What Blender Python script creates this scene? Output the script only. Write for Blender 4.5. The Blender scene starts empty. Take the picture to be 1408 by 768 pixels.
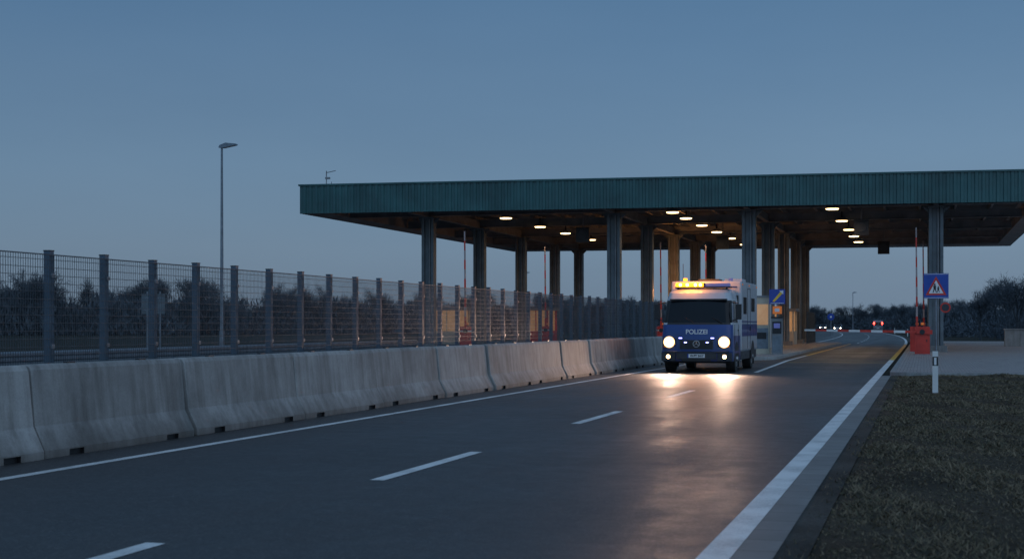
import bpy, math, random, bmesh
import numpy as np
from mathutils import Vector
random.seed(7); rng=np.random.default_rng(7)
S=bpy.context.scene
S.view_settings.view_transform='Standard'; S.view_settings.look='None'
S.view_settings.exposure=0; S.view_settings.gamma=1
COL=S.collection

# ------------------------------------------------------------ materials
def new_mat(name):
    m=bpy.data.materials.new(name); m.use_nodes=True
    nt=m.node_tree; b=nt.nodes['Principled BSDF']
    return m,nt,b
def N(nt,t,**kw):
    n=nt.nodes.new(t)
    for k,v in kw.items(): setattr(n,k,v)
    return n
def noise(nt,vec,scale,detail=4,rough=.55):
    n=N(nt,'ShaderNodeTexNoise'); n.inputs['Scale'].default_value=scale
    n.inputs['Detail'].default_value=detail; n.inputs['Roughness'].default_value=rough
    nt.links.new(vec,n.inputs['Vector']); return n.outputs['Fac']
def scaled(nt,vec,s):
    m=N(nt,'ShaderNodeMapping'); m.inputs['Scale'].default_value=s
    nt.links.new(vec,m.inputs['Vector']); return m.outputs['Vector']
def ramp(nt,fac,stops):
    r=N(nt,'ShaderNodeValToRGB'); e=r.color_ramp.elements
    while len(e)<len(stops): e.new(.5)
    for i,(p,c) in enumerate(stops):
        e[i].position=p; e[i].color=(*c,1) if len(c)==3 else c
    nt.links.new(fac,r.inputs['Fac']); return r.outputs['Color']
def mixc(nt,fac,a,b,mode='MIX'):
    m=N(nt,'ShaderNodeMix',data_type='RGBA',blend_type=mode)
    for s,v in ((0,fac),(6,a),(7,b)):
        if isinstance(v,(int,float)): m.inputs[s].default_value=v
        elif isinstance(v,tuple): m.inputs[s].default_value=(*v,1)
        else: nt.links.new(v,m.inputs[s])
    return m.outputs[2]
def maprange(nt,v,a,b,c,d):
    m=N(nt,'ShaderNodeMapRange'); nt.links.new(v,m.inputs[0])
    for i,x in enumerate((a,b,c,d)): m.inputs[i+1].default_value=x
    return m.outputs[0]
def bump(nt,h,b,strength,dist=.02):
    n=N(nt,'ShaderNodeBump'); n.inputs['Strength'].default_value=strength; n.inputs['Distance'].default_value=dist
    nt.links.new(h,n.inputs['Height']); nt.links.new(n.outputs['Normal'],b.inputs['Normal'])
def mat(name,color,rough=.5,var=.25,scale=3.,bmp=0,metal=0,emit=None,estr=0,coat=0,dirt=0,spec=None):
    m,nt,b=new_mat(name)
    pos=N(nt,'ShaderNodeNewGeometry').outputs['Position']
    f=noise(nt,pos,scale,5)
    lo=tuple(c*(1-var) for c in color); hi=tuple(min(1,c*(1+var)) for c in color)
    c=ramp(nt,f,[(.3,lo),(.7,hi)])
    if dirt:
        z=N(nt,'ShaderNodeSeparateXYZ'); nt.links.new(pos,z.inputs[0])
        g=maprange(nt,z.outputs['Z'],.2,1.3,dirt,0)
        f3=noise(nt,pos,6,6)
        mm=N(nt,'ShaderNodeMath',operation='MULTIPLY'); nt.links.new(g,mm.inputs[0]); nt.links.new(f3,mm.inputs[1])
        c=mixc(nt,mm.outputs[0],c,(.06,.055,.05))
    nt.links.new(c,b.inputs['Base Color'])
    b.inputs['Metallic'].default_value=metal
    if spec is not None: b.inputs['Specular IOR Level'].default_value=spec
    r=maprange(nt,noise(nt,pos,scale*2.3,4),.3,.7,max(.02,rough*.8),min(1,rough*1.2)); nt.links.new(r,b.inputs['Roughness'])
    if coat: b.inputs['Coat Weight'].default_value=coat; b.inputs['Coat Roughness'].default_value=.06
    if bmp: bump(nt,noise(nt,pos,scale*12,5),b,bmp,.01)
    if emit:
        b.inputs['Emission Color'].default_value=(*emit,1); b.inputs['Emission Strength'].default_value=estr
    return m

def m_asphalt(name,base=.052,rlo=.39,rhi=.64):
    m,nt,b=new_mat(name)
    pos=N(nt,'ShaderNodeNewGeometry').outputs['Position']
    tracks=noise(nt,scaled(nt,pos,(.9,.015,1)),1.0,3)
    big=noise(nt,pos,.25,4); fine=noise(nt,pos,55,3,.7); mid=noise(nt,pos,3,6,.7)
    vor=N(nt,'ShaderNodeTexVoronoi'); vor.inputs['Scale'].default_value=75; nt.links.new(pos,vor.inputs['Vector'])
    c=ramp(nt,tracks,[(.3,(base*.62,)*3),(.7,(base*1.3,base*1.3,base*1.35))])
    c=mixc(nt,.75,c,ramp(nt,fine,[(.3,(.2,.2,.2)),(.72,(1.3,1.3,1.3))]),'MULTIPLY')
    c=mixc(nt,.6,c,ramp(nt,mid,[(.3,(.5,.5,.5)),(.7,(1,1,1))]),'MULTIPLY')
    chips=ramp(nt,vor.outputs['Color'],[(.76,(0,0,0)),(.82,(1,1,1))])
    c=mixc(nt,maprange(nt,chips,0,1,0,.5),c,(.17,.165,.16))
    nt.links.new(c,b.inputs['Base Color'])
    s=N(nt,'ShaderNodeMath',operation='ADD'); nt.links.new(tracks,s.inputs[0]); nt.links.new(big,s.inputs[1])
    s2=N(nt,'ShaderNodeMath',operation='ADD'); nt.links.new(s.outputs[0],s2.inputs[0]); nt.links.new(mid,s2.inputs[1])
    nt.links.new(maprange(nt,s2.outputs[0],1.15,1.85,rlo,rhi),b.inputs['Roughness'])
    b.inputs['Specular IOR Level'].default_value=.55
    bump(nt,noise(nt,pos,60,3,.8),b,.9,.008)
    return m
def m_concrete(name,c0=(.46,.46,.45),low=True):
    m,nt,b=new_mat(name)
    g=N(nt,'ShaderNodeNewGeometry'); pos=g.outputs['Position']
    big=noise(nt,pos,1.1,6,.65); st=noise(nt,scaled(nt,pos,(6,6,.45)),1.0,6,.65); fine=noise(nt,pos,40,4,.7)
    c=ramp(nt,big,[(.28,tuple(x*.6 for x in c0)),(.72,tuple(x*1.15 for x in c0))])
    c=mixc(nt,.65,c,ramp(nt,st,[(.32,(.45,.44,.42)),(.58,(1,1,1))]),'MULTIPLY')
    c=mixc(nt,.35,c,ramp(nt,fine,[(.3,(.5,.5,.5)),(.6,(1,1,1))]),'MULTIPLY')
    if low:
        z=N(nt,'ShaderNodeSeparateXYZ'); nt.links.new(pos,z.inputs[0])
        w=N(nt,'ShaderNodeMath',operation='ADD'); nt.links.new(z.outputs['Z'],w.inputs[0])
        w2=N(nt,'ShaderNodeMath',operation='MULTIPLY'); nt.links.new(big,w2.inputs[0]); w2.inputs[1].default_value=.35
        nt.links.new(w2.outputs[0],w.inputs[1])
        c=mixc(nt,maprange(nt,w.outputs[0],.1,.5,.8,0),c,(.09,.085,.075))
    oi=N(nt,'ShaderNodeObjectInfo'); t=maprange(nt,oi.outputs['Random'],0,1,.72,1.15)
    c=mixc(nt,1.0,c,t,'MULTIPLY')
    nt.links.new(c,b.inputs['Base Color']); b.inputs['Roughness'].default_value=.8
    bump(nt,fine,b,.4,.008)
    return m
def m_ground(name,a,bb,cc):
    m,nt,b=new_mat(name)
    pos=N(nt,'ShaderNodeNewGeometry').outputs['Position']
    c=ramp(nt,noise(nt,pos,.6,8,.65),[(.3,a),(.5,bb),(.72,cc)])
    c=mixc(nt,.7,c,ramp(nt,noise(nt,pos,22,5,.7),[(.3,(.3,.3,.3)),(.7,(1,1,1))]),'MULTIPLY')
    nt.links.new(c,b.inputs['Base Color']); b.inputs['Roughness'].default_value=.95
    b.inputs['Specular IOR Level'].default_value=.1
    bump(nt,noise(nt,pos,30,5,.7),b,.8,.03)
    return m
def m_paver(name,c1,c2,w=.2,h=.1):
    m,nt,b=new_mat(name)
    pos=N(nt,'ShaderNodeNewGeometry').outputs['Position']
    br=N(nt,'ShaderNodeTexBrick'); nt.links.new(pos,br.inputs['Vector'])
    br.inputs['Scale'].default_value=1; br.inputs['Brick Width'].default_value=w; br.inputs['Row Height'].default_value=h
    br.inputs['Mortar Size'].default_value=.008; br.inputs['Color1'].default_value=(*c1,1); br.inputs['Color2'].default_value=(*c2,1)
    br.inputs['Mortar'].default_value=(.05,.05,.05,1)
    c=mixc(nt,.6,br.outputs['Color'],ramp(nt,noise(nt,pos,1.5,6,.7),[(.3,(.5,.5,.5)),(.65,(1,1,1))]),'MULTIPLY')
    nt.links.new(c,b.inputs['Base Color']); b.inputs['Roughness'].default_value=.6
    bump(nt,br.outputs['Fac'],b,-.4,.005)
    return m
def m_paint(name,c,wear=.7):
    m,nt,b=new_mat(name)
    pos=N(nt,'ShaderNodeNewGeometry').outputs['Position']
    f=noise(nt,pos,45,6,.75); g=noise(nt,pos,1.7,5,.6)
    s=N(nt,'ShaderNodeMath',operation='ADD'); nt.links.new(f,s.inputs[0]); nt.links.new(g,s.inputs[1])
    cc=mixc(nt,wear,c,maprange(nt,s.outputs[0],.75,1.1,.3,1.),'MULTIPLY')
    nt.links.new(cc,b.inputs['Base Color']); b.inputs['Roughness'].default_value=.55
    bump(nt,f,b,.3,.004)
    return m

M={}
M['asphalt']=m_asphalt('asphalt')
M['asphalt2']=m_asphalt('asphalt_plaza',.05,.5,.7)
M['concrete']=m_concrete('barrier_concrete')
M['kerb']=m_concrete('kerb_concrete',(.36,.36,.35),False)
M['grasssoil']=m_ground('verge_soil',(.050,.042,.031),(.085,.070,.052),(.12,.098,.072))
M['field']=m_ground('field_soil',(.03,.03,.025),(.048,.047,.038),(.065,.062,.05))
M['gravel']=m_ground('shoulder_gravel',(.05,.05,.047),(.09,.088,.08),(.14,.135,.125))
M['paver']=m_paver('brick_pavers',(.38,.32,.30),(.46,.41,.38))
M['gutter']=m_paver('gutter_slabs',(.17,.17,.165),(.23,.23,.22),3.,.5)
M['white']=m_paint('white_road_paint',(.80,.80,.78))
M['yellow']=m_paint('yellow_and_warm_lit_road_paint',(.70,.44,.07))  # yellow lines, plus the right edge line tinted for warm lamplight
M['steel']=mat('galvanised_steel',(.18,.21,.24),.45,.25,4,metal=.5)
M['wire']=mat('fence_wire',(.055,.075,.09),.6,.2,4)
M['fencepost']=mat('fence_post_paint',(.065,.10,.14),.45,.2,3)
M['fascia']=mat('teal_cladding',(.022,.090,.092),.42,.28,.7)
M['soffit']=mat('soffit_panels',(.24,.25,.26),.6,.3,.8)
M['beam']=mat('painted_steel_beam',(.19,.20,.21),.5,.25,1.5)
M['column']=mat('column_paint',(.11,.135,.15),.5,.25,1.5,bmp=.1)
M['red']=mat('red_paint',(.55,.035,.02),.4,.2,2)
M['redwhite']=mat('white_paint',(.70,.70,.68),.4,.12,2)
M['palered']=mat('faded_reflective_white',(.34,.27,.26),.4,.12,2)
M['cream']=mat('cream_panel',(.50,.44,.34),.5,.15,2)
M['black']=mat('black_plastic',(.015,.015,.017),.45,.3,5)
M['rubber']=mat('tyre_rubber',(.02,.02,.02),.8,.3,8,bmp=.2)
M['glass']=mat('dark_glass',(.008,.010,.013),.08,.1,1,spec=.3)
M['vanwhite']=mat('van_white_paint',(.46,.49,.53),.38,.08,1.5,coat=.3,dirt=.8)
M['vanblue']=mat('van_blue_paint',(.008,.040,.19),.35,.12,1.5,coat=.3,dirt=.8)
M['vandark']=mat('van_bumper_plastic',(.03,.033,.04),.5,.2,4,dirt=.4)
M['rim']=mat('wheel_rim',(.35,.36,.37),.4,.2,5,metal=.7)
M['signblue']=mat('sign_blue',(.01,.06,.34),.35,.1,3)
M['signwhite']=mat('sign_white',(.72,.72,.72),.35,.05,3)
M['orange']=mat('orange_plastic',(.75,.18,.03),.4,.15,3,emit=(1,.25,.04),estr=.15)
M['yellowp']=mat('yellow_plastic',(.8,.5,.05),.4,.1,3)
M['headl']=mat('headlamp_lens',(.9,.8,.6),.2,.02,1,emit=(1,.84,.58),estr=26)
M['fog']=mat('foglamp_lens',(.9,.8,.6),.2,.02,1,emit=(1,.60,.26),estr=8)
M['reflector_glare']=mat('headlamp_reflector_glare',(.8,.75,.6),.15,.02,1,metal=.8,emit=(1,.55,.20),estr=3.2)  # oversized reflector disc, its emission imitating headlight glare
M['amber']=mat('amber_beacon_lens',(.9,.30,.02),.2,.05,3,emit=(1,.24,.008),estr=6)
M['ambercore']=mat('amber_beacon_lamp',(.9,.5,.1),.2,.02,1,emit=(1,.48,.10),estr=45)
M['bluebeacon']=mat('blue_beacon_lens',(.10,.13,.35),.15,.1,3,emit=(.3,.35,.9),estr=.12)
M['blueled']=mat('blue_grille_led',(.3,.3,1),.2,.02,1,emit=(.28,.30,1),estr=8)
M['lampwarm']=mat('canopy_lamp_lens',(.9,.8,.6),.3,.02,1,emit=(1,.66,.30),estr=6)
M['tail']=mat('tail_lamp',(.6,.02,.02),.3,.02,1,emit=(1,.04,.025),estr=14)
M['warmwin']=mat('lit_booth_window',(.5,.35,.2),.3,.3,2,emit=(1,.5,.2),estr=.22)
M['hazed_bark']=mat('hazed_bark',(.07,.08,.09),.9,.3,3,spec=.1)  # bluish base colour carries the haze of distance
M['hazed_twig']=mat('hazed_bare_twigs',(.085,.102,.120),.95,.4,.35,spec=.05)  # paler and bluer than real twigs: aerial haze put into the colour
M['blade']=mat('winter_grass_blades',(.175,.138,.092),.9,.55,9,spec=.1)
M['blade2']=mat('faded_green_grass_blades',(.10,.094,.06),.9,.5,9,spec=.1)
M['carpaint']=mat('car_paint_grey',(.15,.16,.18),.3,.1,2,coat=.5)

# ------------------------------------------------------------ mesh builder
class B:
    def __init__(s): s.v=[]; s.f=[]; s.m=[]; s.mats=[]
    def mi(s,m):
        m=M[m] if isinstance(m,str) else m
        if m not in s.mats: s.mats.append(m)
        return s.mats.index(m)
    def add(s,vs,fs,m):
        o=len(s.v); s.v+= [tuple(v) for v in vs]; k=s.mi(m)
        for f in fs: s.f.append(tuple(i+o for i in f)); s.m.append(k)
    def box(s,x0,x1,y0,y1,z0,z1,m):
        s.add([(x0,y0,z0),(x1,y0,z0),(x1,y1,z0),(x0,y1,z0),(x0,y0,z1),(x1,y0,z1),(x1,y1,z1),(x0,y1,z1)],
              [(0,3,2,1),(4,5,6,7),(0,1,5,4),(1,2,6,5),(2,3,7,6),(3,0,4,7)],m)
    def cyl(s,p,q,r,m,n=12,r2=None,cap=True):
        p=Vector(p);q=Vector(q);r2=r if r2 is None else r2
        d=(q-p).normalized(); a=d.orthogonal().normalized(); c=d.cross(a)
        vs=[]
        for P,R in((p,r),(q,r2)):
            for i in range(n):
                t=2*math.pi*i/n; vs.append(P+a*R*math.cos(t)+c*R*math.sin(t))
        fs=[(i,(i+1)%n,n+(i+1)%n,n+i) for i in range(n)]
        if cap: fs+=[tuple(range(n-1,-1,-1)),tuple(range(n,2*n))]
        s.add(vs,fs,m)
    def prism(s,poly,axis,a0,a1,m):
        n=len(poly)
        def P(a,q): return {'x':(a,q[0],q[1]),'y':(q[0],a,q[1]),'z':(q[0],q[1],a)}[axis]
        vs=[P(a0,q) for q in poly]+[P(a1,q) for q in poly]
        s.add(vs,[(i,(i+1)%n,n+(i+1)%n,n+i) for i in range(n)]+[tuple(range(n-1,-1,-1)),tuple(range(n,2*n))],m)
    def obj(s,name,parent=None,loc=(0,0,0),bevel=0,smooth=None,seg=2):
        me=bpy.data.meshes.new(name); me.from_pydata(s.v,[],s.f)
        for m in s.mats: me.materials.append(m)
        me.polygons.foreach_set('material_index',s.m); me.update()
        if smooth is not None:
            me.polygons.foreach_set('use_smooth',[True]*len(me.polygons)); me.set_sharp_from_angle(angle=math.radians(smooth))
        o=bpy.data.objects.new(name,me); COL.objects.link(o); o.location=loc
        if parent: o.parent=parent
        if bevel:
            md=o.modifiers.new('bevel','BEVEL'); md.width=bevel; md.segments=seg; md.limit_method='ANGLE'; md.angle_limit=math.radians(40)
        return o
def empty(name,loc=(0,0,0)):
    e=bpy.data.objects.new(name,None); COL.objects.link(e); e.location=loc; e.empty_display_size=.5; return e
def text(body,size,loc,parent,m,name,align='CENTER',rotz=0):
    c=bpy.data.curves.new(name,'FONT'); c.body=body; c.size=size; c.align_x=align; c.align_y='CENTER'; c.extrude=.002; c.offset=.004
    c.materials.append(M[m]); o=bpy.data.objects.new(name,c); COL.objects.link(o); o.parent=parent; o.location=loc
    o.rotation_euler=(math.pi/2,0,rotz); return o

# ------------------------------------------------------------ camera
TH=math.radians(16.15)
cd=bpy.data.cameras.new('camera'); cam=bpy.data.objects.new('camera',cd); COL.objects.link(cam); S.camera=cam
cd.sensor_width=36; cd.lens=50; cd.shift_y=62/1408; cd.clip_end=4000; cd.clip_start=.1
cd.dof.use_dof=True; cd.dof.focus_distance=44; cd.dof.aperture_fstop=3.2
cam.location=(0,0,1.5); cam.rotation_euler=(math.pi/2,0,TH)

# ------------------------------------------------------------ world
W=bpy.data.worlds.new('World'); S.world=W; W.use_nodes=True; nt=W.node_tree
bg=nt.nodes['Background']
gen=N(nt,'ShaderNodeTexCoord').outputs['Generated']
sp=N(nt,'ShaderNodeSeparateXYZ'); nt.links.new(gen,sp.inputs[0])
cl=noise(nt,scaled(nt,gen,(1.2,1.2,5)),1.6,4,.5)
zz=N(nt,'ShaderNodeMath',operation='MULTIPLY_ADD'); nt.links.new(cl,zz.inputs[0]); zz.inputs[1].default_value=.06; nt.links.new(sp.outputs['Z'],zz.inputs[2])
zs=N(nt,'ShaderNodeMath',operation='SUBTRACT'); nt.links.new(zz.outputs[0],zs.inputs[0]); zs.inputs[1].default_value=.03
g=ramp(nt,zs.outputs[0],[(0,(.150,.212,.292)),(.05,(.166,.246,.342)),(.11,(.150,.246,.358)),(.22,(.095,.186,.302)),(.5,(.09,.168,.272)),(1,(.095,.17,.28))])
back=maprange(nt,sp.outputs['Y'],.2,-1,1.0,2.3)
g=mixc(nt,1.0,g,back,'MULTIPLY')
side=maprange(nt,sp.outputs['X'],-.6,.2,.90,1.04)
g=mixc(nt,1.0,g,side,'MULTIPLY')
mot=maprange(nt,noise(nt,scaled(nt,gen,(1,1,3.5)),3.2,5,.55),.3,.7,.97,1.03)
g=mixc(nt,1.0,g,mot,'MULTIPLY')
sky=N(nt,'ShaderNodeTexSky',sky_type='NISHITA'); sky.sun_disc=False
sky.sun_elevation=math.radians(1.0); sky.sun_rotation=math.radians(150); sky.ozone_density=4; sky.dust_density=.6
sk=mixc(nt,1.0,sky.outputs[0],(.5,.9,1.5),'MULTIPLY')
add=mixc(nt,.02,g,sk,'ADD')
nt.links.new(add,bg.inputs[0]); bg.inputs[1].default_value=1.0
sl=bpy.data.lights.new('sun','SUN'); sl.energy=.36; sl.angle=math.radians(70); sl.color=(.78,.88,1)
so=bpy.data.objects.new('sun',sl); COL.objects.link(so); so.location=(10,-20,20)
so.rotation_euler=Vector((-.62,.55,-.56)).to_track_quat('-Z','Y').to_euler()

# ------------------------------------------------------------ ground, roads
def cv(y): return -max(0,y-100)**2/4500.
def strip(b,x0,x1,y0,y1,z,m,curve=True,step=5):
    n=max(1,int(math.ceil((y1-y0)/step))); vs=[];fs=[]
    for i in range(n+1):
        y=y0+(y1-y0)*i/n; c=cv(y) if curve else 0
        vs+=[(x0+c,y,z),(x1+c,y,z)]
    for i in range(n): fs.append((2*i,2*i+1,2*i+3,2*i+2))
    b.add(vs,fs,m)
b=B(); b.add([(-2500,-500,-.03),(2500,-500,-.03),(2500,3500,-.03),(-2500,3500,-.03)],[(0,1,2,3)],'field'); b.obj('ground')
b=B(); strip(b,-9.95,-1.19,-30,640,0,'asphalt'); b.obj('road')
b=B(); strip(b,-46,-9.95,-30,125,-.004,'asphalt2'); strip(b,-30,-9.95,125,500,-.004,'asphalt2'); b.obj('checkpoint_plaza')
b=B()
strip(b,-8.67,-8.53,-20,58,.004,'white'); strip(b,-1.405,-1.195,-20,62,.004,'white')
strip(b,-1.405,-1.195,62,112,.004,'yellow'); strip(b,-1.405,-1.195,112,500,.004,'white')  # yellow stretch of the edge line is warm lamplight put into its colour
ys=[5.5]+[12.8+8.15*k for k in range(0,4)]
for y in ys: strip(b,-5.14,-4.99,y,y+3.2,.004,'white')
b.add([(-5.14,45,.004),(-4.99,45,.004),(-5.38,60,.004),(-5.53,60,.004)],[(0,1,2,3)],'white')
strip(b,-5.53,-5.38,60,70,.004,'white'); strip(b,-5.53,-5.38,70,114,.004,'yellow')
strip(b,-8.67,-8.53,122,500,.004,'white')
for k in range(14): strip(b,-5.14,-4.99,118+k*9,121.5+k*9,.004,'white')
b.add([(-5.3,57.6,.004),(-1.45,57.6,.004),(-1.45,57.9,.004),(-5.3,57.9,.004)],[(0,1,2,3)],'yellow')
for X in(-13.2,-20,-30): strip(b,X-.07,X+.07,-20,66,.002,'white')
b.obj('road_markings')
M['tar']=mat('bitumen_seam',(.012,.012,.013),.45,.2,4)
def wig(b,x0,x1,y0,y1,w):
    n=30; pts=[]
    for i in range(n+1):
        t=i/n; pts.append((x0+(x1-x0)*t+random.uniform(-.02,.02),y0+(y1-y0)*t+random.uniform(-.03,.03)))
    vs=[];dx,dy=x1-x0,y1-y0; L=math.hypot(dx,dy); nx,ny=-dy/L*w/2,dx/L*w/2
    for p in pts: vs+=[(p[0]-nx,p[1]-ny,.002),(p[0]+nx,p[1]+ny,.002)]
    b.add(vs,[(2*i,2*i+1,2*i+3,2*i+2) for i in range(n)],'tar')
b=B(); wig(b,-8.5,-1.5,52,52.3,.12); wig(b,-8.4,-1.5,62.6,62.4,.1)
b.obj('asphalt_seams')
b=B(); strip(b,-1.19,-.93,-20,43.2,.004,'gutter',False); b.obj('gutter')
b=B(); strip(b,-.93,-.72,-20,43.2,0,'gravel',False); b.obj('gravel_shoulder')
b=B(); strip(b,-1.19,-.4,125,420,0,'gravel'); b.obj('gravel_shoulder')
nx,ny=60,120; vs=[];fs=[]
def vz(x,y):
    e=min(1,max(0,(x+.72)/.5)); return -.01+e*(.035+.02*math.sin(x*3.1+y*.9)+.015*math.sin(y*2.3+x)+.02*math.sin(x*.7-y*.31))
for j in range(ny+1):
    for i in range(nx+1):
        x=-.72+18*(i/nx)**1.6; y=-6+50*j/ny; vs.append((x,y,vz(x,y)))
for j in range(ny):
    for i in range(nx):
        a=j*(nx+1)+i; fs.append((a,a+1,a+nx+2,a+nx+1))
b=B(); b.add(vs,fs,'grasssoil'); b.obj('grass_verge',smooth=60)
n=200000
y=3.5+40.5*rng.random(n)**1.45; wdt=2.2+.14*y; x=-.88+wdt*rng.random(n)**1.1
clump=np.sin(x*7+np.sin(y*3))*np.sin(y*5+x*2)+rng.normal(0,.8,n)
keep=(clump>-.6)&(~((x<-.66+.1*np.sin(y*2.1)+.06*np.sin(y*7))&(rng.random(n)<.8))); x=x[keep];y=y[keep];n=len(x)
hgt=(.010+.040*rng.random(n)**2.4)*(1+.5*np.sin(x*4+y*1.3)); wd=.003+.0004*y
ang=rng.random(n)*6.283; le=hgt*rng.random(n)*2.6
z0=np.array([vz(a,c) for a,c in zip(x,y)])-.003
la=rng.random(n)*6.283
V=np.empty((n,3,3)); V[:,0]=np.stack([x-np.cos(ang)*wd,y-np.sin(ang)*wd,z0],1); V[:,1]=np.stack([x+np.cos(ang)*wd,y+np.sin(ang)*wd,z0],1)
V[:,2]=np.stack([x+np.cos(la)*le,y+np.sin(la)*le,z0+hgt],1)
def tri_mesh(name,V,mats,mi=None):
    k=len(V); me=bpy.data.meshes.new(name); me.vertices.add(3*k); me.vertices.foreach_set('co',V.reshape(-1).astype(np.float32))
    me.loops.add(3*k); me.loops.foreach_set('vertex_index',np.arange(3*k,dtype=np.int32))
    me.polygons.add(k); me.polygons.foreach_set('loop_start',np.arange(0,3*k,3,dtype=np.int32))
    for m in mats: me.materials.append(M[m])
    if mi is not None: me.polygons.foreach_set('material_index',mi.astype(np.int32))
    me.update(calc_edges=True); me.validate(); o=bpy.data.objects.new(name,me); COL.objects.link(o); return o
tri_mesh('grass',V,['blade','blade2'],(rng.random(n)<.2))
def rounded(x0,x1,y0,y1,r,corners):
    pts=[]
    C=[(x0,y0,180,'bl'),(x1,y0,270,'br'),(x1,y1,0,'tr'),(x0,y1,90,'tl')]
    for cx,cy,a,k in C:
        if k in corners:
            ox=cx+(r if cx==x0 else -r); oy=cy+(r if cy==y0 else -r)
            for i in range(9):
                t=math.radians(a+90*i/8); pts.append((ox+r*math.cos(t),oy+r*math.sin(t)))
        else: pts.append((cx,cy))
    return pts
def island(name,x0,x1,y0,y1,r,corners,top='paver',h=.14):
    e=empty(name)
    b=B(); b.prism(rounded(x0,x1,y0,y1,r,corners),'z',-.05,h,'kerb'); b.obj('kerb',e,bevel=.02)
    k=.16; b=B(); P=rounded(x0+k,x1-k,y0+k,y1-k,max(.1,r-k),corners); b.add([(p[0],p[1],h+.004) for p in P],[tuple(range(len(P)))],top); b.obj('paving',e)
    return e
island('sidewalk',-.98,22,43.3,126,.9,('bl',),h=.10)
island('traffic_island',-10.3,-6.05,60,114,2.1,('bl','br','tl','tr'))
island('traffic_island',-17.6,-14.8,68,114,1.3,('bl','br','tl','tr'))
island('traffic_island',-28.3,-25.5,68,116,1.3,('bl','br','tl','tr'))

# ------------------------------------------------------------ jersey barriers
def barrier_mesh():
    b=B(); L=3.42; prof=[(.31,.0),(.31,.09),(.17,.36),(.105,.99),(.08,1.035),(.06,1.05)]
    def ring(y,zb):
        P=[(-x,z) for x,z in prof]+[(x,z) for x,z in reversed(prof)]
        return [(x,y,max(z,zb)) for x,z in P]
    def shrink(r): return [(x*.92,y,z*.98 if z>.5 else z) for x,y,z in r]
    segs=[(.025,.45,0),(.45,.75,.075),(.75,L-.75,0),(L-.75,L-.45,.075),(L-.45,L-.025,0)]
    for y0,y1,zb in segs:
        r0,r1=ring(y0,zb),ring(y1,zb); n=len(r0)
        b.add(r0+r1,[(i,n+i,n+(i+1)%n,(i+1)%n) for i in range(n)],'concrete')
    for a,c in((0,.025),(L,L-.025)):
        r0,r1=shrink(ring(a,0)),ring(c,0); n=len(r0)
        b.add(r0+r1,[(i,n+i,n+(i+1)%n,(i+1)%n) for i in range(n)],'concrete'); b.add(r0,[tuple(range(n))],'concrete')
    for y in (.45,.75,L-.75,L-.45):
        b.add([(-.30,y,0),(.30,y,0),(.30,y,.075),(-.30,y,.075)],[(0,1,2,3)],'black')
    for y0,y1 in((.46,.74),(L-.74,L-.46)):
        b.box(-.27,.27,y0,y1,.0,.07,'black')
    for y in(.9,L-.9): b.box(-.03,.03,y-.08,y+.08,1.05,1.065,'black')
    return b
bb=barrier_mesh(); first=None
y=13.85-3.47*4
while y<58:
    if first is None: o=bb.obj('jersey_barrier',loc=(-9.74,y,.0)); first=o.data
    else:
        o=bpy.data.objects.new('jersey_barrier',first); COL.objects.link(o); o.location=(-9.74,y,.0)
    o.location.x+=random.uniform(-.03,.03); o.rotation_euler=(random.uniform(-.002,.002),random.uniform(-.014,.014),random.uniform(-.007,.007))
    y+=3.47

# ------------------------------------------------------------ mesh fence
def fence(name,X,y0,y1,H,pitch=1.27,hs=.1,vs=.05,z0=.0):
    e=empty(name)
    b=B(); y=y0
    while y<=y1+.01:
        h=H+.05+random.uniform(-.012,.012)
        b.box(X-.045,X+.045,y-.045,y+.045,z0,h,'fencepost'); b.box(X-.05,X+.05,y-.05,y+.05,h,h+.012,'black')
        for z in(.4,1.2,2.1): b.box(X+.045,X+.07,y-.03,y+.03,z,z+.05,'steel')
        y+=pitch
    b.obj('posts',e)
    b=B(); r=.0028; y=y0
    while y<y1:
        b.box(X+.056,X+.056+2*r,y-r,y+r,.1,H,'wire'); y+=vs
    z=.12
    while z<=H:
        b.box(X+.056+2*r,X+.056+5*r,y0,y1,z-r*1.2,z+r*1.2,'wire'); z+=hs
    b.box(X+.05,X+.066,y0,y1,H-.003,H+.012,'wire')
    b.obj('wire_panels',e)
    return e
fence('wire_mesh_fence',-10.7,15.75-1.27*6,58.5,2.38)
fence('wire_mesh_fence',-8.2,106,113.4,2.4)

b=B()
prof=[(0,.45),(.05,.50),(.05,.56),(0,.60),(.05,.65),(.05,.71),(0,.76)]
vs=[(-24+p[0],10,p[1]) for p in prof]+[(-24+p[0],66,p[1]) for p in prof]; n=len(prof)
b.add(vs,[(i,i+1,n+i+1,n+i) for i in range(n-1)],'steel')
for k in range(28): b.box(-24.12,-24.01,10.5+2*k,10.56+2*k,0,.72,'steel')
b.obj('guard_rail')

# ------------------------------------------------------------ canopy
def fy(x): return 71.4+(x+32.7)*.0769
def ry(x): return 113.6+(x+32.7)*.06
can=empty('border_checkpoint_canopy')
XL,XR=-32.7,6.34
FL=(XL,fy(XL));FR=(XR,fy(XR));BR=(XR,ry(XR));BL=(XL,ry(XL))
zb,zt=7.55,9.05
def corr(b,P,Q,z0,z1,m,pitch=.34,d=.05):
    P=Vector((*P,0));Q=Vector((*Q,0)); L=(Q-P).length; u=(Q-P)/L; nrm=Vector((u.y,-u.x,0))
    n=int(L/pitch); pitch=L/n; pts=[]
    for i in range(n):
        for t,o in((0,0),(.42,0),(.5,d),(.92,d)): pts.append(P+u*pitch*(i+t)+nrm*o)
    pts.append(Q)
    k=len(pts); vs=[(p.x,p.y,z0) for p in pts]+[(p.x,p.y,z1) for p in pts]
    b.add(vs,[(i,i+1,k+i+1,k+i) for i in range(k-1)],m)
b=B()
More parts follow.
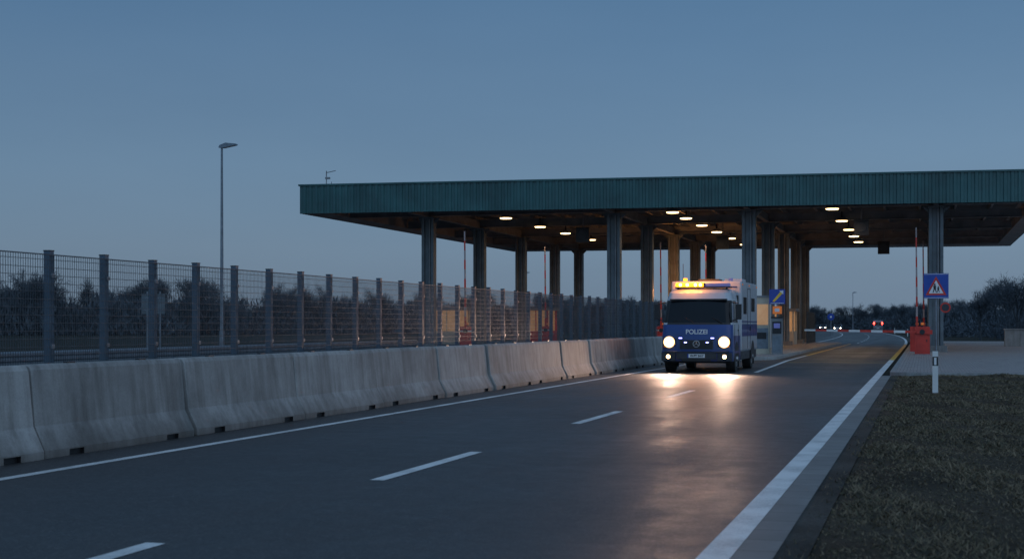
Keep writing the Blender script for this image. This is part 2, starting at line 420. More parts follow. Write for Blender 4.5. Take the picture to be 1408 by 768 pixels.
for P,Q in((FL,FR),(FR,BR),(BR,BL),(BL,FL)): corr(b,P,Q,zb,zt,'fascia')
b.obj('corrugated_fascia',can)
def edgebar(b,P,Q,z0,z1,off0,off1,m):
    P=Vector((*P,0));Q=Vector((*Q,0)); u=(Q-P).normalized(); nr=Vector((u.y,-u.x,0))
    c=[P+nr*off0-u*off1,Q+nr*off0+u*off1,Q+nr*off1+u*off1,P+nr*off1-u*off1]
    vs=[(p.x,p.y,z0) for p in c]+[(p.x,p.y,z1) for p in c]
    b.add(vs,[(0,3,2,1),(4,5,6,7),(0,1,5,4),(1,2,6,5),(2,3,7,6),(3,0,4,7)],m)
b=B()
edgebar(b,FL,FR,zt,zt+.09,-.25,.10,'fascia'); edgebar(b,BR,BL,zt,zt+.09,-.25,.10,'fascia')
edgebar(b,FR,BR,zt+.002,zt+.088,-.25,.098,'fascia'); edgebar(b,BL,FL,zt+.002,zt+.088,-.25,.098,'fascia')
b.obj('roof_trim',can)
b=B()
b.add([(FL[0],FL[1],8.38),(FR[0],FR[1],8.38),(BR[0],BR[1],8.38),(BL[0],BL[1],8.38),(FL[0],FL[1],9.0),(FR[0],FR[1],9.0),(BR[0],BR[1],9.0),(BL[0],BL[1],9.0)],[(0,3,2,1),(4,5,6,7)],'soffit')
for P,Q in((FL,FR),(FR,BR),(BR,BL),(BL,FL)):
    P3=Vector((*P,0));Q3=Vector((*Q,0));u=(Q3-P3).normalized();nr=Vector((u.y,-u.x,0))
    a,c=P3-nr*.01+u*.02,Q3-nr*.01-u*.02; a2,c2=P3-nr*.9+u*.9,Q3-nr*.9-u*.9
    b.add([(a.x,a.y,zb+.02),(c.x,c.y,zb+.02),(c2.x,c2.y,zb+.12),(a2.x,a2.y,zb+.12),(c2.x,c2.y,8.38),(a2.x,a2.y,8.38)],[(0,1,2,3),(3,2,4,5)],'soffit')
b.obj('roof_deck',can)
colx=[-26.9,-16.2,-8.9,.6]; rows=[76,85.6,95.2,104.6,112.4]
b=B()
for yy in rows:
    b.box(XL+1,XR-1,yy-.12,yy+.12,7.62,7.66,'beam');b.box(XL+1,XR-1,yy-.02,yy+.02,7.66,8.06,'beam');b.box(XL+1,XR-1,yy-.12,yy+.12,8.06,8.10,'beam')
for xx in colx:
    b.box(xx-.13,xx+.13,fy(xx)+1,ry(xx)-1,7.56,7.60,'beam');b.box(xx-.025,xx+.025,fy(xx)+1,ry(xx)-1,7.60,8.04,'beam')
xx=XL+1.6
while xx<XR-1:
    b.box(xx-.06,xx+.06,fy(xx)+.95,ry(xx)-.95,8.11,8.36,'beam'); xx+=1.93
b.obj('roof_beams',can)
b=B(); ribs=int((ry(0)-74)/.9)
for k in range(ribs):
    yy=74.9+.9*k; b.box(XL+1.2,XR-1.2,yy,yy+.08,8.30,8.375,'soffit')
b.obj('deck_ribs',can)
b=B()
for xi,xx in enumerate(colx):
    for ri,yy in enumerate(rows):
        if xi==3 and ri==4: continue
        w=.36
        b.box(xx-w,xx-w+.16,yy-.25,yy+.25,.10,7.56,'column'); b.box(xx+w-.16,xx+w,yy-.25,yy+.25,.10,7.56,'column')
        b.box(xx-w+.16,xx+w-.16,yy-.10,yy+.06,.10,7.555,'column')
        b.box(xx-.42,xx+.42,yy-.32,yy+.32,7.47,7.555,'column')
        b.box(xx-.55,xx+.55,yy-.45,yy+.45,.0,.42,'kerb')
        for sg in(-1,1):
            b.prism([(xx+sg*.362,7.2),(xx+sg*.7,7.54),(xx+sg*.362,7.54)],'y',yy-.04,yy+.04,'column')
        b.cyl((xx+.10,yy-.17,.42),(xx+.10,yy-.17,7.45),.05,'beam',8)
b.obj('columns',can,bevel=.01,seg=1)
b=B()
lamps=[(-22.8,[77.5,85,91.5,99,107]),(-13,[76,80.5,86.5,93,100,108]),(-4.6,[76,85,93,100,107])]
lp=[]
for X,Y in lamps:
    for yy in Y:
        b.cyl((X,yy,7.72),(X,yy,8.1),.05,'black',8); b.cyl((X,yy,7.55),(X,yy,7.74),.36,'beam',20,.2)
        b.cyl((X,yy,7.50),(X,yy,7.549),.31,'lampwarm',20,.34)
        lp.append((X,yy))
b.obj('canopy_lamps',can,smooth=30)
for i,(X,yy) in enumerate(lp):
    L=bpy.data.lights.new('canopy_lamp_light','SPOT'); L.energy=180; L.color=(1,.66,.38); L.spot_size=math.radians(168); L.spot_blend=.5; L.shadow_soft_size=.28
    o=bpy.data.objects.new('canopy_lamp_light',L); COL.objects.link(o); o.location=(X,yy,7.44); o.parent=can
b=B()
for X,Y in((-18.9,80),(-17.4,92),(-3.2,78),(-2.6,99),(-12.2,90)):
    b.cyl((X,Y,7.1),(X,Y,8.1),.04,'beam',6); b.box(X-.38,X+.38,Y-.15,Y+.15,6.25,7.1,'black')
    b.box(X-.42,X+.42,Y-.30,Y-.15,7.0,7.04,'black'); b.cyl((X,Y-.15,6.68),(X,Y-.19,6.68),.26,'vandark',16)
b.obj('lane_signals',can)
b=B()
x0,y0=-31.6,fy(-31.6)+.9
b.cyl((x0,y0,9.0),(x0,y0,9.95),.03,'beam',6); b.cyl((x0,y0,9.85),(x0+.55,y0,9.95),.02,'beam',6); b.box(x0-.05,x0+.2,y0-.08,y0+.08,9.5,9.6,'beam'); b.cyl((x0+.3,y0,9.0),(x0+.3,y0,9.35),.02,'beam',6)
b.obj('roof_antenna',can)

# ------------------------------------------------------------ boom barriers
def boom_gate(loc,length,angle=0,dirn=-1,tall=1.45,wm='redwhite',thick=.06):
    e=empty('boom_barrier_gate',loc)
    b=B(); b.box(-.34,.34,-.25,.25,.04,tall-.28,'red'); b.box(-.31,.31,-.22,.22,tall-.28,tall-.2,'redwhite'); b.box(-.34,.34,-.25,.25,tall-.2,tall,'red')
    b.box(-.4,.4,-.32,.32,-.02,.04,'kerb'); b.box(-.26,.26,-.262,-.25,.2,tall-.5,'red'); b.box(.18,.22,-.275,-.262,.6,.72,'black')
    b.obj('housing',e,bevel=.02)
    b=B(); n=max(4,int(length/.5)); zc=tall-.24; ca,sa=math.cos(angle),math.sin(angle)
    for i in range(n):
        t0,t1=.25+length*i/n,.25+length*(i+1)/n
        h=thick-.02*i/n
        q=[(t0,-h),(t1,-h),(t1,h),(t0,h)]
        P=[(dirn*(t*ca-s_*sa),zc+t*sa+s_*ca) for t,s_ in q]
        b.prism(P,'y',-.33,-.27,'red' if i%2==0 else wm)
    b.cyl((0,-.36,zc),(0,-.25,zc),.12,'black',14)
    P=[(dirn*(t*ca-s_*sa),zc+t*sa+s_*ca) for t,s_ in((-.45,-.1),(.25,-.08),(.25,.08),(-.45,.1))]
    b.prism(P,'y',-.345,-.262,'red')
    b.cyl((0,0,tall),(0,0,tall+.08),.05,'black',10); b.cyl((0,0,tall+.08),(0,0,tall+.2),.07,'orange',12)
    b.obj('boom_arm',e)
boom_gate((-.07,68.7,.10),5.1,math.radians(.9),-1,1.30)
for (X,Y) in((-23.2,71.6),(-22.9,87),(-15.0,84.0),(-12.9,88),(-.33,75.2),(.0,87.5)):
    boom_gate((X,Y,.10),5.,math.radians(89.5),-1,1.3,'palered',.05)

# ------------------------------------------------------------ island furniture
e=empty('payment_cabinet',(-7.2,66.6,.14))
b=B(); b.box(-.36,.36,-.3,.5,0,2.62,'cream'); b.box(-.40,.40,-.34,.54,2.62,2.7,'beam'); b.box(-.30,.30,-.315,-.3,1.35,2.3,'warmwin'); b.box(-.30,.30,-.312,-.3,.25,1.2,'steel')
b.box(-.22,.22,-.325,-.315,.7,1.0,'black'); b.box(.36,.372,-.2,.4,.3,2.3,'redwhite'); b.obj('cabinet_body',e,bevel=.015)
e=empty('ticket_machine',(-6.45,66.0,.14))
b=B(); b.box(-.24,.24,-.2,.2,0,1.65,'beam'); b.box(-.2,.2,-.22,-.2,.95,1.5,'black'); b.box(-.14,.14,-.228,-.22,1.2,1.42,'bluebeacon'); b.box(-.2,.2,-.215,-.2,.1,.85,'steel')
b.box(-.27,.27,-.23,.23,1.65,1.72,'black'); b.cyl((0,0,1.7),(0,0,2.95),.04,'steel',8); b.box(-.2,.2,-.14,.1,1.85,2.2,'orange'); b.box(-.1,.1,-.155,-.14,1.95,2.1,'signwhite'); b.obj('machine_body',e,bevel=.01)
b=B(); b.box(-.36,.36,-.10,-.06,2.3,2.98,'signblue')
b.prism([(-.22,2.42),(-.12,2.40),(.24,2.78),(.14,2.86)],'y',-.106,-.101,'yellowp'); b.box(-.3,.3,-.104,-.1015,2.33,2.35,'signwhite'); b.prism([(.10,2.9),(.28,2.92),(.28,2.74)],'y',-.108,-.102,'signwhite')
b.obj('blue_sign_panel',e)
e=empty('added_amber_light_post',(-15.4,92.2,.14))  # added post, standing in for the unseen source that lights the columns orange
b=B(); b.cyl((0,0,0),(0,0,3.1),.05,'steel',10); b.cyl((0,0,3.1),(0,0,3.16),.12,'black',12); b.cyl((0,0,3.16),(0,0,3.36),.10,'amber',14,.08); b.obj('added_post_and_lamp',e,smooth=35)
L=bpy.data.lights.new('added_column_light','POINT'); L.energy=320; L.color=(1,.38,.10); L.shadow_soft_size=.12  # added lamp that turns the nearby columns orange
o=bpy.data.objects.new('added_column_light',L); COL.objects.link(o); o.location=(0,-.3,3.5); o.parent=e

e=empty('pedestrian_warning_sign',(.55,69.6,.1))
b=B(); b.cyl((0,0,0),(0,0,3.85),.045,'steel',10); b.box(-.56,.56,-.09,-.06,2.62,3.8,'signblue'); b.obj('pole_and_panel',e)
b=B()
b.box(-.53,.53,-.094,-.0905,2.65,2.67,'signwhite');b.box(-.53,.53,-.094,-.0905,3.75,3.77,'signwhite')
b.prism([(-.47,2.78),(.47,2.78),(0,3.66)],'y',-.098,-.091,'red'); b.prism([(-.33,2.86),(.33,2.86),(0,3.48)],'y',-.103,-.0985,'signwhite')
def fig(b,cx,s):
    z=2.9
    b.cyl((cx,-.110,z+.36*s),(cx,-.1035,z+.36*s),.042*s,'black',12)
    b.prism([(cx-.05*s,z+.15*s),(cx+.05*s,z+.15*s),(cx+.06*s,z+.31*s),(cx-.06*s,z+.31*s)],'y',-.110,-.1035,'black')
    b.prism([(cx-.09*s,z),(cx-.055*s,z),(cx+.0*s,z+.15*s),(cx-.05*s,z+.15*s)],'y',-.110,-.1035,'black')
    b.prism([(cx+.06*s,z),(cx+.09*s,z),(cx+.05*s,z+.15*s),(cx+.0*s,z+.15*s)],'y',-.110,-.1035,'black')
fig(b,-.06,1.05); fig(b,.10,.75)
b.obj('pictogram',e)
b=B(); b.cyl((.42,-.02,2.2),(.42,.0,2.2),.24,'red',20); b.cyl((.42,-.03,2.2),(.42,-.021,2.2),.17,'vandark',20); b.box(0,.42,.0,.04,2.17,2.23,'steel'); b.obj('round_plate',e)

def delineator(X,Y):
    e=empty('delineator_post',(X,Y,.0))
    b=B()
    P=[(-.06,-.05),(.06,-.05),(.045,.05),(-.045,.05)]
    b.prism(P,'z',.0,.60,'redwhite'); b.prism(P,'z',.60,.80,'black')
    v=[(x,y,.80) for x,y in P]+[(x,y,.92 if y<0 else .86) for x,y in P]
    b.add(v,[(0,1,5,4),(1,2,6,5),(2,3,7,6),(3,0,4,7),(4,5,6,7)],'redwhite'); b.box(-.025,.025,-.056,-.0505,.62,.78,'signwhite')
    b.obj('post_body',e,bevel=.006)
delineator(.24,32.5)
for Y in(140,190,240): delineator(-.2+cv(Y),Y)

def booth(X,Y,w,d,h,mm):
    e=empty('control_booth',(X,Y,0))
    b=B(); b.box(-w/2,w/2,-d/2,d/2,.14,1.05,mm); b.box(-w/2-.15,w/2+.15,-d/2-.15,d/2+.15,h-.2,h,'beam')
    for sx in(-1,1):
        for sy in(-1,1): b.box(sx*(w/2)-.06*(sx+1)+.0,sx*(w/2)+.06*(1-sx),sy*d/2-.06*(sy+1),sy*d/2+.06*(1-sy),1.05,h-.2,mm)
    b.box(-.04,.04,-d/2,-d/2+.06,1.05,h-.2,mm)
    b.box(-w/2+.13,w/2-.13,-d/2+.07,d/2-.13,1.051,h-.201,'warmwin'); b.obj('booth_body',e,bevel=.01)
booth(-31.9,95,1.9,2.4,2.7,'cream'); booth(-26.4,98.5,1.8,2.6,2.7,'red'); booth(-16.0,99.5,1.6,2.6,2.6,'redwhite'); booth(-9.3,99.6,1.6,2.6,2.6,'cream')
e=empty('road_sign',(-31.2,53.4,0))
b=B(); b.cyl((-.3,0,0),(-.3,0,2.9),.04,'steel',8); b.cyl((.3,0,0),(.3,0,2.9),.04,'steel',8); b.box(-.55,.55,-.03,0,1.95,2.8,'column'); b.box(-.5,.5,-.05,-.03,2.1,2.14,'steel'); b.box(-.5,.5,-.05,-.03,2.6,2.64,'steel'); b.obj('sign_board',e)
def street_lamp(X,Y,H,arm=.75):
    e=empty('street_lamp',(X,Y,0))
    b=B(); b.cyl((0,0,0),(0,0,1.2),.12,'steel',12); b.cyl((0,0,1.2),(0,0,H),.09,'steel',12,.05); b.cyl((0,0,H-.02),(.3,0,H+.04),.04,'steel',8)
    b.prism([(-.12,H-.02),(-.05,H+.1),(.25,H+.2),(arm,H+.14),(arm+.02,H+.08),(.1,H-.04)],'y',-.14,.14,'steel'); b.prism([(.16,H-.035),(arm-.05,H+.055),(arm-.05,H+.07),(.16,H+.0)],'y',-.11,.11,'redwhite'); b.obj('pole_and_head',e,smooth=40)
street_lamp(-32,61,9.9); street_lamp(-56,200,9); street_lamp(-14,300,8)
b=B(); b.box(5.0,22,97,97.4,.10,1.15,'kerb'); b.box(4.95,22,96.95,97.45,1.15,1.24,'kerb'); b.obj('concrete_wall',bevel=.02)

# ------------------------------------------------------------ police truck
van=empty('police_truck',(-6.82,44.3,0))
levels=[(.30,.10,1.06),(.36,.0,1.11),(.66,-.03,1.13),(.70,.01,1.12),(1.15,.03,1.12),(1.50,.09,1.10),(1.56,.13,1.09),(2.26,.40,1.03),(2.32,.43,1.02),(2.50,.54,.98),(2.61,.76,.92),(2.65,1.0,.84)]
def ring(z,yf,hw,r=.2,yb=1.95):
    P=[(hw,yb),(hw,1.5)]
    for i in range(7):
        t=math.radians(90*i/6); P.append((hw-r+r*math.cos(t),yf+r-r*math.sin(t)))
    bow=.05
    for t in(-.66,-.33,0,.33,.66): P.append(((hw-r)*(-t),yf-bow*(1-t*t)))
    for i in range(7):
        t=math.radians(90-90*i/6); P.append((-(hw-r+r*math.cos(t)),yf+r-r*math.sin(t)))
    P+=[(-hw,1.5),(-hw,yb)]
    return [(x,y,z) for x,y in P]
b=B(); R=[ring(*l) for l in levels]; n=len(R[0])
for li in range(len(R)-1):
    z=levels[li][0]
    for i in range(n):
        j=(i+1)%n
        front= 5<=i<=14; side= i in(1,n-3); corner=(2<=i<5) or (15<=i<n-3)
        if z<.66: mm='vandark' if z<.36 else 'vanblue'
        elif z<1.50: mm='vanblue'
        elif z<1.56: mm='black' if front else 'vanwhite'
        elif z<2.26: mm='glass' if (front or side) else ('vanwhite' if corner and i in(2,n-4) else ('black' if corner else 'vanwhite'))
        else: mm='vanwhite'
        if 0.7<=z<1.5 and not front and not corner: mm='vanwhite' if z>=1.15 else 'vanblue'
        b.add([R[li][i],R[li][j],R[li+1][j],R[li+1][i]],[(0,1,2,3)],mm)
b.add(R[-1],[tuple(range(n))],'vanwhite'); b.add(R[0],[tuple(range(n))],'black')
o=b.obj('cab_body',van)
bm=bmesh.new(); bm.from_mesh(o.data); bmesh.ops.remove_doubles(bm,verts=bm.verts,dist=.0005); bmesh.ops.recalc_face_normals(bm,faces=bm.faces)
bm.to_mesh(o.data); bm.free(); o.data.polygons.foreach_set('use_smooth',[True]*len(o.data.polygons)); o.data.set_sharp_from_angle(angle=math.radians(28))
b=B(); b.box(-1.15,1.15,2.02,6.5,.62,2.92,'vanwhite'); b.obj('box_body',van,bevel=.07,seg=3)
b=B()
b.box(-.95,.95,1.9,6.4,.38,.60,'black'); b.box(-1.05,1.05,1.9,2.05,.7,2.45,'black')
b.box(-1.12,1.12,2.1,4.5,.36,.64,'vandark'); b.box(-1.12,1.12,5.75,6.45,.36,.64,'vandark')
b.obj('chassis',van,bevel=.02)
b=B()
for sx in(-1,1):
    X=sx*1.15
    def sp_(y0,y1,z0,z1,m,t=.006):
        a,c=(X,X+t*sx) if sx>0 else (X+t*sx,X); b.box(a,c,y0,y1,z0,z1,m)
    sp_(2.1,6.42,1.12,1.52,'vanblue'); sp_(2.1,6.42,1.58,1.62,'vanblue')
    sp_(2.5,3.3,1.85,2.4,'glass',.012); sp_(4.7,5.6,1.95,2.4,'glass',.012)
    for yy in(3.6,4.4): sp_(yy,yy+.018,.7,2.7,'black',.009)
    sp_(3.6,4.4,2.69,2.71,'black',.009); sp_(4.25,4.32,1.3,1.45,'black',.03)
    for yy in(2.2,4.,6.2): sp_(yy,yy+.1,2.78,2.83,'orange',.02)
    a,c=(sx*1.118,sx*1.128) if sx>0 else (sx*1.128,sx*1.118)
    b.box(a,c,.48,.495,.75,1.5,'black'); b.box(a,c,1.5,1.515,.75,1.5,'black'); b.box(a,c,1.28,1.42,1.3,1.34,'black')
b.box(-1.0,1.0,1.998,2.02,2.70,2.74,'vanblue')
b.obj('side_stripes_and_windows',van)
b=B()
b.box(-.52,.52,-.055,-.03,.74,1.02,'vandark')
for k in range(4): b.box(-.50,.50,-.072,-.055,.77+k*.065,.795+k*.065,'black')
b.cyl((0,-.095,.90),(0,-.072,.90),.11,'rim',20); b.cyl((0,-.100,.90),(0,-.0951,.90),.085,'black',20)
for k in range(3):
    t=math.radians(90+120*k); b.cyl((0,-.103,.90),(.08*math.cos(t),-.103,.90+.08*math.sin(t)),.010,'rim',6)
b.box(-.45,.45,-.105,-.08,.36,.44,'black'); b.box(-.62,.62,-.10,-.06,.43,.62,'vandark')
b.box(-.27,.27,-.118,-.10,.47,.585,'signwhite'); b.box(-.27,-.235,-.120,-.118,.47,.585,'signblue')
b.box(-1.02,1.02,-.10,.0,.635,.665,'vandark'); b.box(-1.10,-.66,-.07,.0,.37,.62,'vandark'); b.box(.66,1.10,-.07,.0,.37,.62,'vandark')
b.obj('grille_and_bumper',van,bevel=.006,seg=1)
text('W·PT 2417',.09,(.02,-.122,.527),van,'black','plate_text')
text('POLIZEI',.20,(0,-.012,1.27),van,'signwhite','livery_text')
b=B()
for sx in(-1,1):
    x=sx*.86
    b.prism([(x-.2,.80),(x+.2,.84),(x+.2,1.08),(x-.14,1.08),(x-.2,1.0)],'y',-.045,.10,'black')
    b.cyl((x,-.058,.955),(x,-.046,.955),.175,'reflector_glare',24); b.cyl((x,-.068,.955),(x,-.0581,.955),.135,'headl',24)
    b.cyl((x+sx*.02,-.10,.50),(x+sx*.02,-.0,.50),.085,'black',16); b.cyl((x+sx*.02,-.105,.50),(x+sx*.02,-.1001,.50),.065,'fog',16)
    b.box(sx*.50-.07,sx*.50+.07,-.07,-.03,1.06,1.10,'black'); b.box(sx*.50-.05,sx*.50+.05,-.076,-.0701,1.066,1.094,'blueled')
    b.box(sx*.34-.04,sx*.34+.04,-.08,-.0725,.93,.96,'blueled')
    b.box(x-.04+sx*.13,x+.04+sx*.13,-.05,-.0451,.80,.83,'orange')
b.obj('front_lamps',van,smooth=30)
b=B()
b.box(-.80,.95,.72,1.08,2.66,2.70,'black'); b.box(-.74,-.70,.8,1.0,2.6,2.68,'black'); b.box(.8,.84,.8,1.0,2.6,2.68,'black')
b.box(.10,.14,.75,1.05,2.70,2.82,'black')
b.obj('lightbar_mount',van)
b=B(); b.box(-.80,.10,.78,1.02,2.70,2.83,'amber'); b.obj('amber_lightbar',van,bevel=.03,seg=3)
b=B()
for x in(-.64,-.42,-.16,.0): b.cyl((x,.765,2.765),(x,.779,2.765),.042,'ambercore',12)
b.obj('amber_lamps',van)
b=B(); b.box(.14,.93,.78,1.02,2.70,2.81,'bluebeacon'); b.obj('blue_lightbar',van,bevel=.03,seg=3)
b=B(); b.box(-.35,.35,2.6,3.3,2.92,3.0,'vandark'); b.box(.3,.9,4.2,5.2,2.92,3.05,'vanwhite'); b.cyl((-.8,2.3,2.92),(-.8,2.3,3.5),.01,'black',6)
b.cyl((-.75,2.4,2.92),(-.75,2.4,3.02),.07,'amber',12); b.cyl((.75,2.4,2.92),(.75,2.4,3.02),.07,'bluebeacon',12); b.obj('roof_equipment',van)
b=B()
for sx in(-1,1):
    b.cyl((sx*1.03,.42,2.2),(sx*1.27,.22,2.16),.018,'black',8); b.cyl((sx*1.08,.30,1.62),(sx*1.27,.22,1.68),.018,'black',8)
    b.box(sx*1.28-.09,sx*1.28+.09,.16,.26,1.66,2.14,'black')
b.obj('mirrors',van,bevel=.03)
b=B()
for x0,x1 in((-.1,-.75),(.78,.1)):
    b.cyl((x0,.07,1.55),((x0+x1)/2,.17,1.74),.012,'black',6); b.cyl((x0-.1,.155,1.68),(x1,.12,1.60),.012,'black',6)
b.box(-.9,.9,.30,.46,2.27,2.31,'black')
b.obj('wipers_and_visor',van)
for (yy) in(.98,5.1):
    for sx in(-1,1):
        b=B(); X=sx*.97
        b.cyl((X-.14,yy,.42),(X+.14,yy,.42),.42,'rubber',32); xo=X+sx*.14
        b.cyl((xo,yy,.42),(xo+sx*.012,yy,.42),.25,'rim',24,.23); b.cyl((xo+sx*.012,yy,.42),(xo+sx*.06,yy,.42),.09,'rim',16,.07)
        for k in range(8):
            t=k*math.pi/4; b.cyl((xo+sx*.0121,yy+.17*math.cos(t),.42+.17*math.sin(t)),(xo+sx*.016,yy+.17*math.cos(t),.42+.17*math.sin(t)),.03,'black',8)
        b.obj('wheel',van,smooth=30)
        b=B(); P=[(yy+.54*math.cos(math.pi*k/14),.42+.54*math.sin(math.pi*k/14)) for k in range(15)]
        lim=1.122 if yy<2 else 1.152
        P=[(p[0],min(p[1],.96)) for p in P]+[(yy-.54,.34),(yy+.54,.34)]
        Q=sorted([sx*(lim-.02),sx*(lim+.004)]); b.prism(P,'x',Q[0],Q[1],'black')
        b.obj('wheel_arch',van)
b=B()
for sx in(-1,1): b.box(sx*.97-.16,sx*.97+.16,1.52,1.54,.15,.6,'black'); b.box(sx*.97-.16,sx*.97+.16,5.66,5.68,.15,.6,'black')
b.obj('mudflaps',van)
def lamp(kind,name,loc,e,color,parent,rot=None,size=.08,ang=60,blend=.6):
    L=bpy.data.lights.new(name,kind); L.energy=e; L.color=color; L.shadow_soft_size=size
    if kind=='SPOT': L.spot_size=math.radians(ang); L.spot_blend=blend
    o=bpy.data.objects.new(name,L); COL.objects.link(o); o.location=loc; o.parent=parent
    if rot: o.rotation_euler=rot
    return o
for sx in(-1,1):
    lamp('SPOT','headlamp_light',(sx*.86,-.12,.955),800,(1,.64,.46),van,(math.radians(80),0,math.pi),.11,84,1.0)
lamp('POINT','amber_beacon_light',(-.3,.55,3.0),60,(1,.30,.03),van,None,.15)
lamp('POINT','amber_beacon_light_rear',(-.3,1.4,3.3),80,(1,.30,.03),van,None,.15)

# ------------------------------------------------------------ distant vehicles
def far_van(X,Y):
    e=empty('delivery_van',(X,Y,0))
    b=B(); side=[(-2.6,.4),(-2.65,1.0),(-2.5,2.25),(-2.3,2.4),(1.0,2.4),(1.7,1.5),(2.5,1.2),(2.6,.6),(2.55,.35)]
    b.prism(side,'x',-.95,.95,'carpaint'); b.obj('van_body',e,bevel=.08,seg=3)
    b=B(); b.box(-.7,.7,-2.68,-2.60,1.35,1.95,'glass')
    for s in(-1,1): b.box(s*.80-.13,s*.80+.13,-2.75,-2.69,1.55,2.0,'tail'); b.box(s*.955-.004,s*.955+.004,.2,1.2,1.4,2.0,'glass')
    b.box(-.26,.26,-2.72,-2.69,.7,.82,'signwhite'); b.obj('lamps_and_windows',e)
    b=B()
    for s in(-1,1):
        for y in(-1.6,1.65): b.cyl((s*.75,y,.35),(s*.97,y,.35),.35,'rubber',18)
    b.obj('wheels',e)
far_van(-8.9,300)
def far_car(X,Y):
    e=empty('passenger_car',(X,Y,0))
    b=B(); side=[(2.1,.35),(2.15,.85),(1.9,1.0),(1.3,1.45),(-.3,1.48),(-1.0,1.0),(-2.0,.85),(-2.15,.55),(-2.1,.35)]
    b.prism(side,'x',-.88,.88,'carpaint'); b.obj('car_body',e,bevel=.08,seg=3)
    b=B(); b.add([(-.7,-1.02,1.04),(.7,-1.02,1.04),(.62,-.38,1.45),(-.62,-.38,1.45)],[(0,1,2,3)],'glass')
    for s in(-1,1): b.cyl((s*.66,-2.2,.72),(s*.66,-2.1,.72),.10,'headl',14); b.box(s*.885-.004,s*.885+.004,-.5,1.2,1.02,1.38,'glass')
    b.obj('lamps_and_windows',e)
    b=B()
    for s in(-1,1):
        for y in(-1.3,1.35): b.cyl((s*.72,y,.32),(s*.9,y,.32),.32,'rubber',18)
    b.obj('wheels',e)
far_car(-6.9+cv(330),330); far_car(-6.9+cv(395),395)
e=empty('traffic_sign',(-9.2,150,0))
b=B(); b.cyl((0,0,0),(0,0,2.6),.04,'steel',8); b.cyl((0,-.06,2.3),(0,-.04,2.3),.36,'signblue',20); b.cyl((0,-.07,2.3),(0,-.0605,2.3),.1,'signwhite',12); b.obj('pole_and_disc',e)

# ------------------------------------------------------------ trees
def tree_tris(h,nclump,seed):
    r=np.random.default_rng(seed); out=[];mi=[]
    def seg(p,q,r0,r1):
        d=q-p; L=np.linalg.norm(d); d=d/L; a=np.cross(d,[.3,.5,.8]); a/=np.linalg.norm(a); c=np.cross(d,a)
        A=[p+r0*(a*math.cos(t)+c*math.sin(t)) for t in(0,2.09,4.19)]; C=[q+r1*(a*math.cos(t)+c*math.sin(t)) for t in(0,2.09,4.19)]
        for i in range(3):
            j=(i+1)%3; out.append([A[i],A[j],C[j]]); out.append([A[i],C[j],C[i]]); mi.extend([0,0])
    tips=[]
    def grow(p,d,L,rad,lev):
        q=p+d*L; seg(p,q,rad,rad*.65)
        if lev>=1: tips.append((q,d,L))
        if lev==5: return
        for k in range(3 if lev<4 else 2):
            nd=d+r.normal(0,.40,3)+np.array([0,0,.16]); nd/=np.linalg.norm(nd)
            grow(q if k<2 else p+d*L*.6,nd,L*r.uniform(.62,.82),rad*.62,lev+1)
    grow(np.zeros(3),np.array([0,0,1.]),h*.22,h*.018,0)
    T=np.array([t[0] for t in tips]); D=np.array([t[1] for t in tips]); n=nclump
    idx=r.integers(0,len(T),n); c=T[idx]+r.normal(0,h*.022,(n,3)); c[:,2]=np.clip(c[:,2],.3,None)
    s=h*.055*(.4+r.random(n))[:,None]
    d1=D[idx]+r.normal(0,.45,(n,3)); d1/=np.linalg.norm(d1,axis=1)[:,None]; d2=r.normal(0,1,(n,3)); d2/=np.linalg.norm(d2,axis=1)[:,None]
    w=h*.003
    tw=np.stack([c-d2*w,c+d2*w,c+d1*s],1)
    V=np.concatenate([np.array(out),tw]); m=np.concatenate([np.array(mi),np.ones(n)])
    top=np.percentile(V[:,:,2],99.7); return V/top,m
variants=[tree_tris(8.,2200,s) for s in range(6)]
def bush(n,seed):
    r=np.random.default_rng(seed); c=r.normal(0,.42,(n,3)); c[:,2]=r.random(n)**1.2*(1-.35*np.hypot(c[:,0],c[:,1]))
    d1=r.normal(0,.6,(n,3)); d1[:,2]=np.abs(d1[:,2])+.7; d2=r.normal(0,1,(n,3)); s=.016
    return np.stack([c-d2*s,c+d2*s,c+d1*.13],1),np.ones(n)
bushes=[bush(750,s) for s in range(8)]
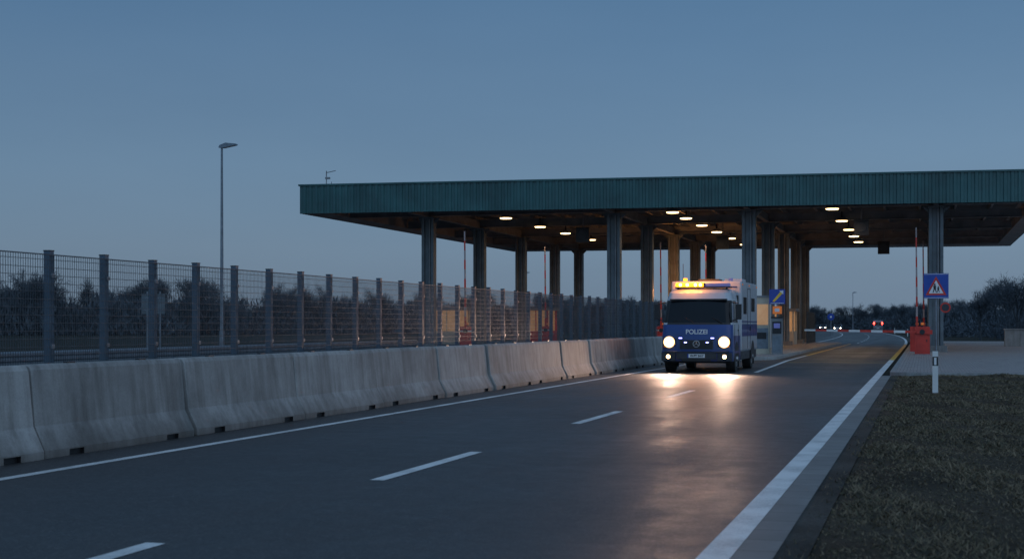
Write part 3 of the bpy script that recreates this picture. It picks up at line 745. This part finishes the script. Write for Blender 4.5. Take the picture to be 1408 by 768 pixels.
def mass(name,items):
    Vs=[];ms=[]
    for (X,Y,h,w,kind) in items:
        V,m=(variants[random.randrange(6)] if kind=='t' else bushes[random.randrange(8)])
        a=random.random()*6.28; ca,sa=math.cos(a),math.sin(a); P=V.copy()
        x=V[:,:,0]*ca-V[:,:,1]*sa; y=V[:,:,0]*sa+V[:,:,1]*ca
        P[:,:,0]=x*w+X; P[:,:,1]=y*w+Y; P[:,:,2]=V[:,:,2]*h-.05; Vs.append(P); ms.append(m)
    tri_mesh(name,np.concatenate(Vs),['hazed_bark','hazed_twig'],np.concatenate(ms))
def along(pts,step,hs,jit):
    it=[]
    for (a,b_,ha,hb) in zip(pts[:-1],pts[1:],hs[:-1],hs[1:]):
        L=math.hypot(b_[0]-a[0],b_[1]-a[1]); k=int(L/step)
        for i in range(k):
            t=i/k; h0=ha+(hb-ha)*t; h=h0*random.uniform(.74,1.06); px,py=a[0]+(b_[0]-a[0])*t,a[1]+(b_[1]-a[1])*t
            it.append((px+random.gauss(0,jit),py+random.gauss(0,jit),h,h*random.uniform(.9,1.2),'t'))
            for q in range(3): it.append((px+random.gauss(0,jit*.7),py+random.gauss(0,jit*.7),h0*random.uniform(.5,.8),random.uniform(3.2,5),'b'))
    return it
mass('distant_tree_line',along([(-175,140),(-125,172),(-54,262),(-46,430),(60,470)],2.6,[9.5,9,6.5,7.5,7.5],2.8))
it=[]
for k in range(36):
    X=random.uniform(8,42); Y=random.uniform(148,215); it.append((X,Y,random.uniform(5,7.2),random.uniform(5,7.5),'t'))
    for q in range(2): it.append((X+random.gauss(0,3),Y+random.gauss(0,3),random.uniform(2,3.6),random.uniform(2.5,4),'b'))
for k in range(40):
    Y=random.uniform(220,430); X=5+cv(Y)+random.uniform(0,18); it.append((X,Y,random.uniform(4,7),random.uniform(5,7),'t')); it.append((X,Y,4,5,'b')); it.append((X+2,Y+2,4,5,'b'))
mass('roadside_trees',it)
for k,(X,Y,h) in enumerate(((7.9,133,6.0),(11,141,6.6),(5.3,146,4.8),(13.5,137,6.4))):
    V,m=variants[k%5]; P=V*np.array([h*1.1,h*1.1,h])
    o=tri_mesh('bare_tree',P,['hazed_bark','hazed_twig'],m); o.location=(X,Y,-.05)
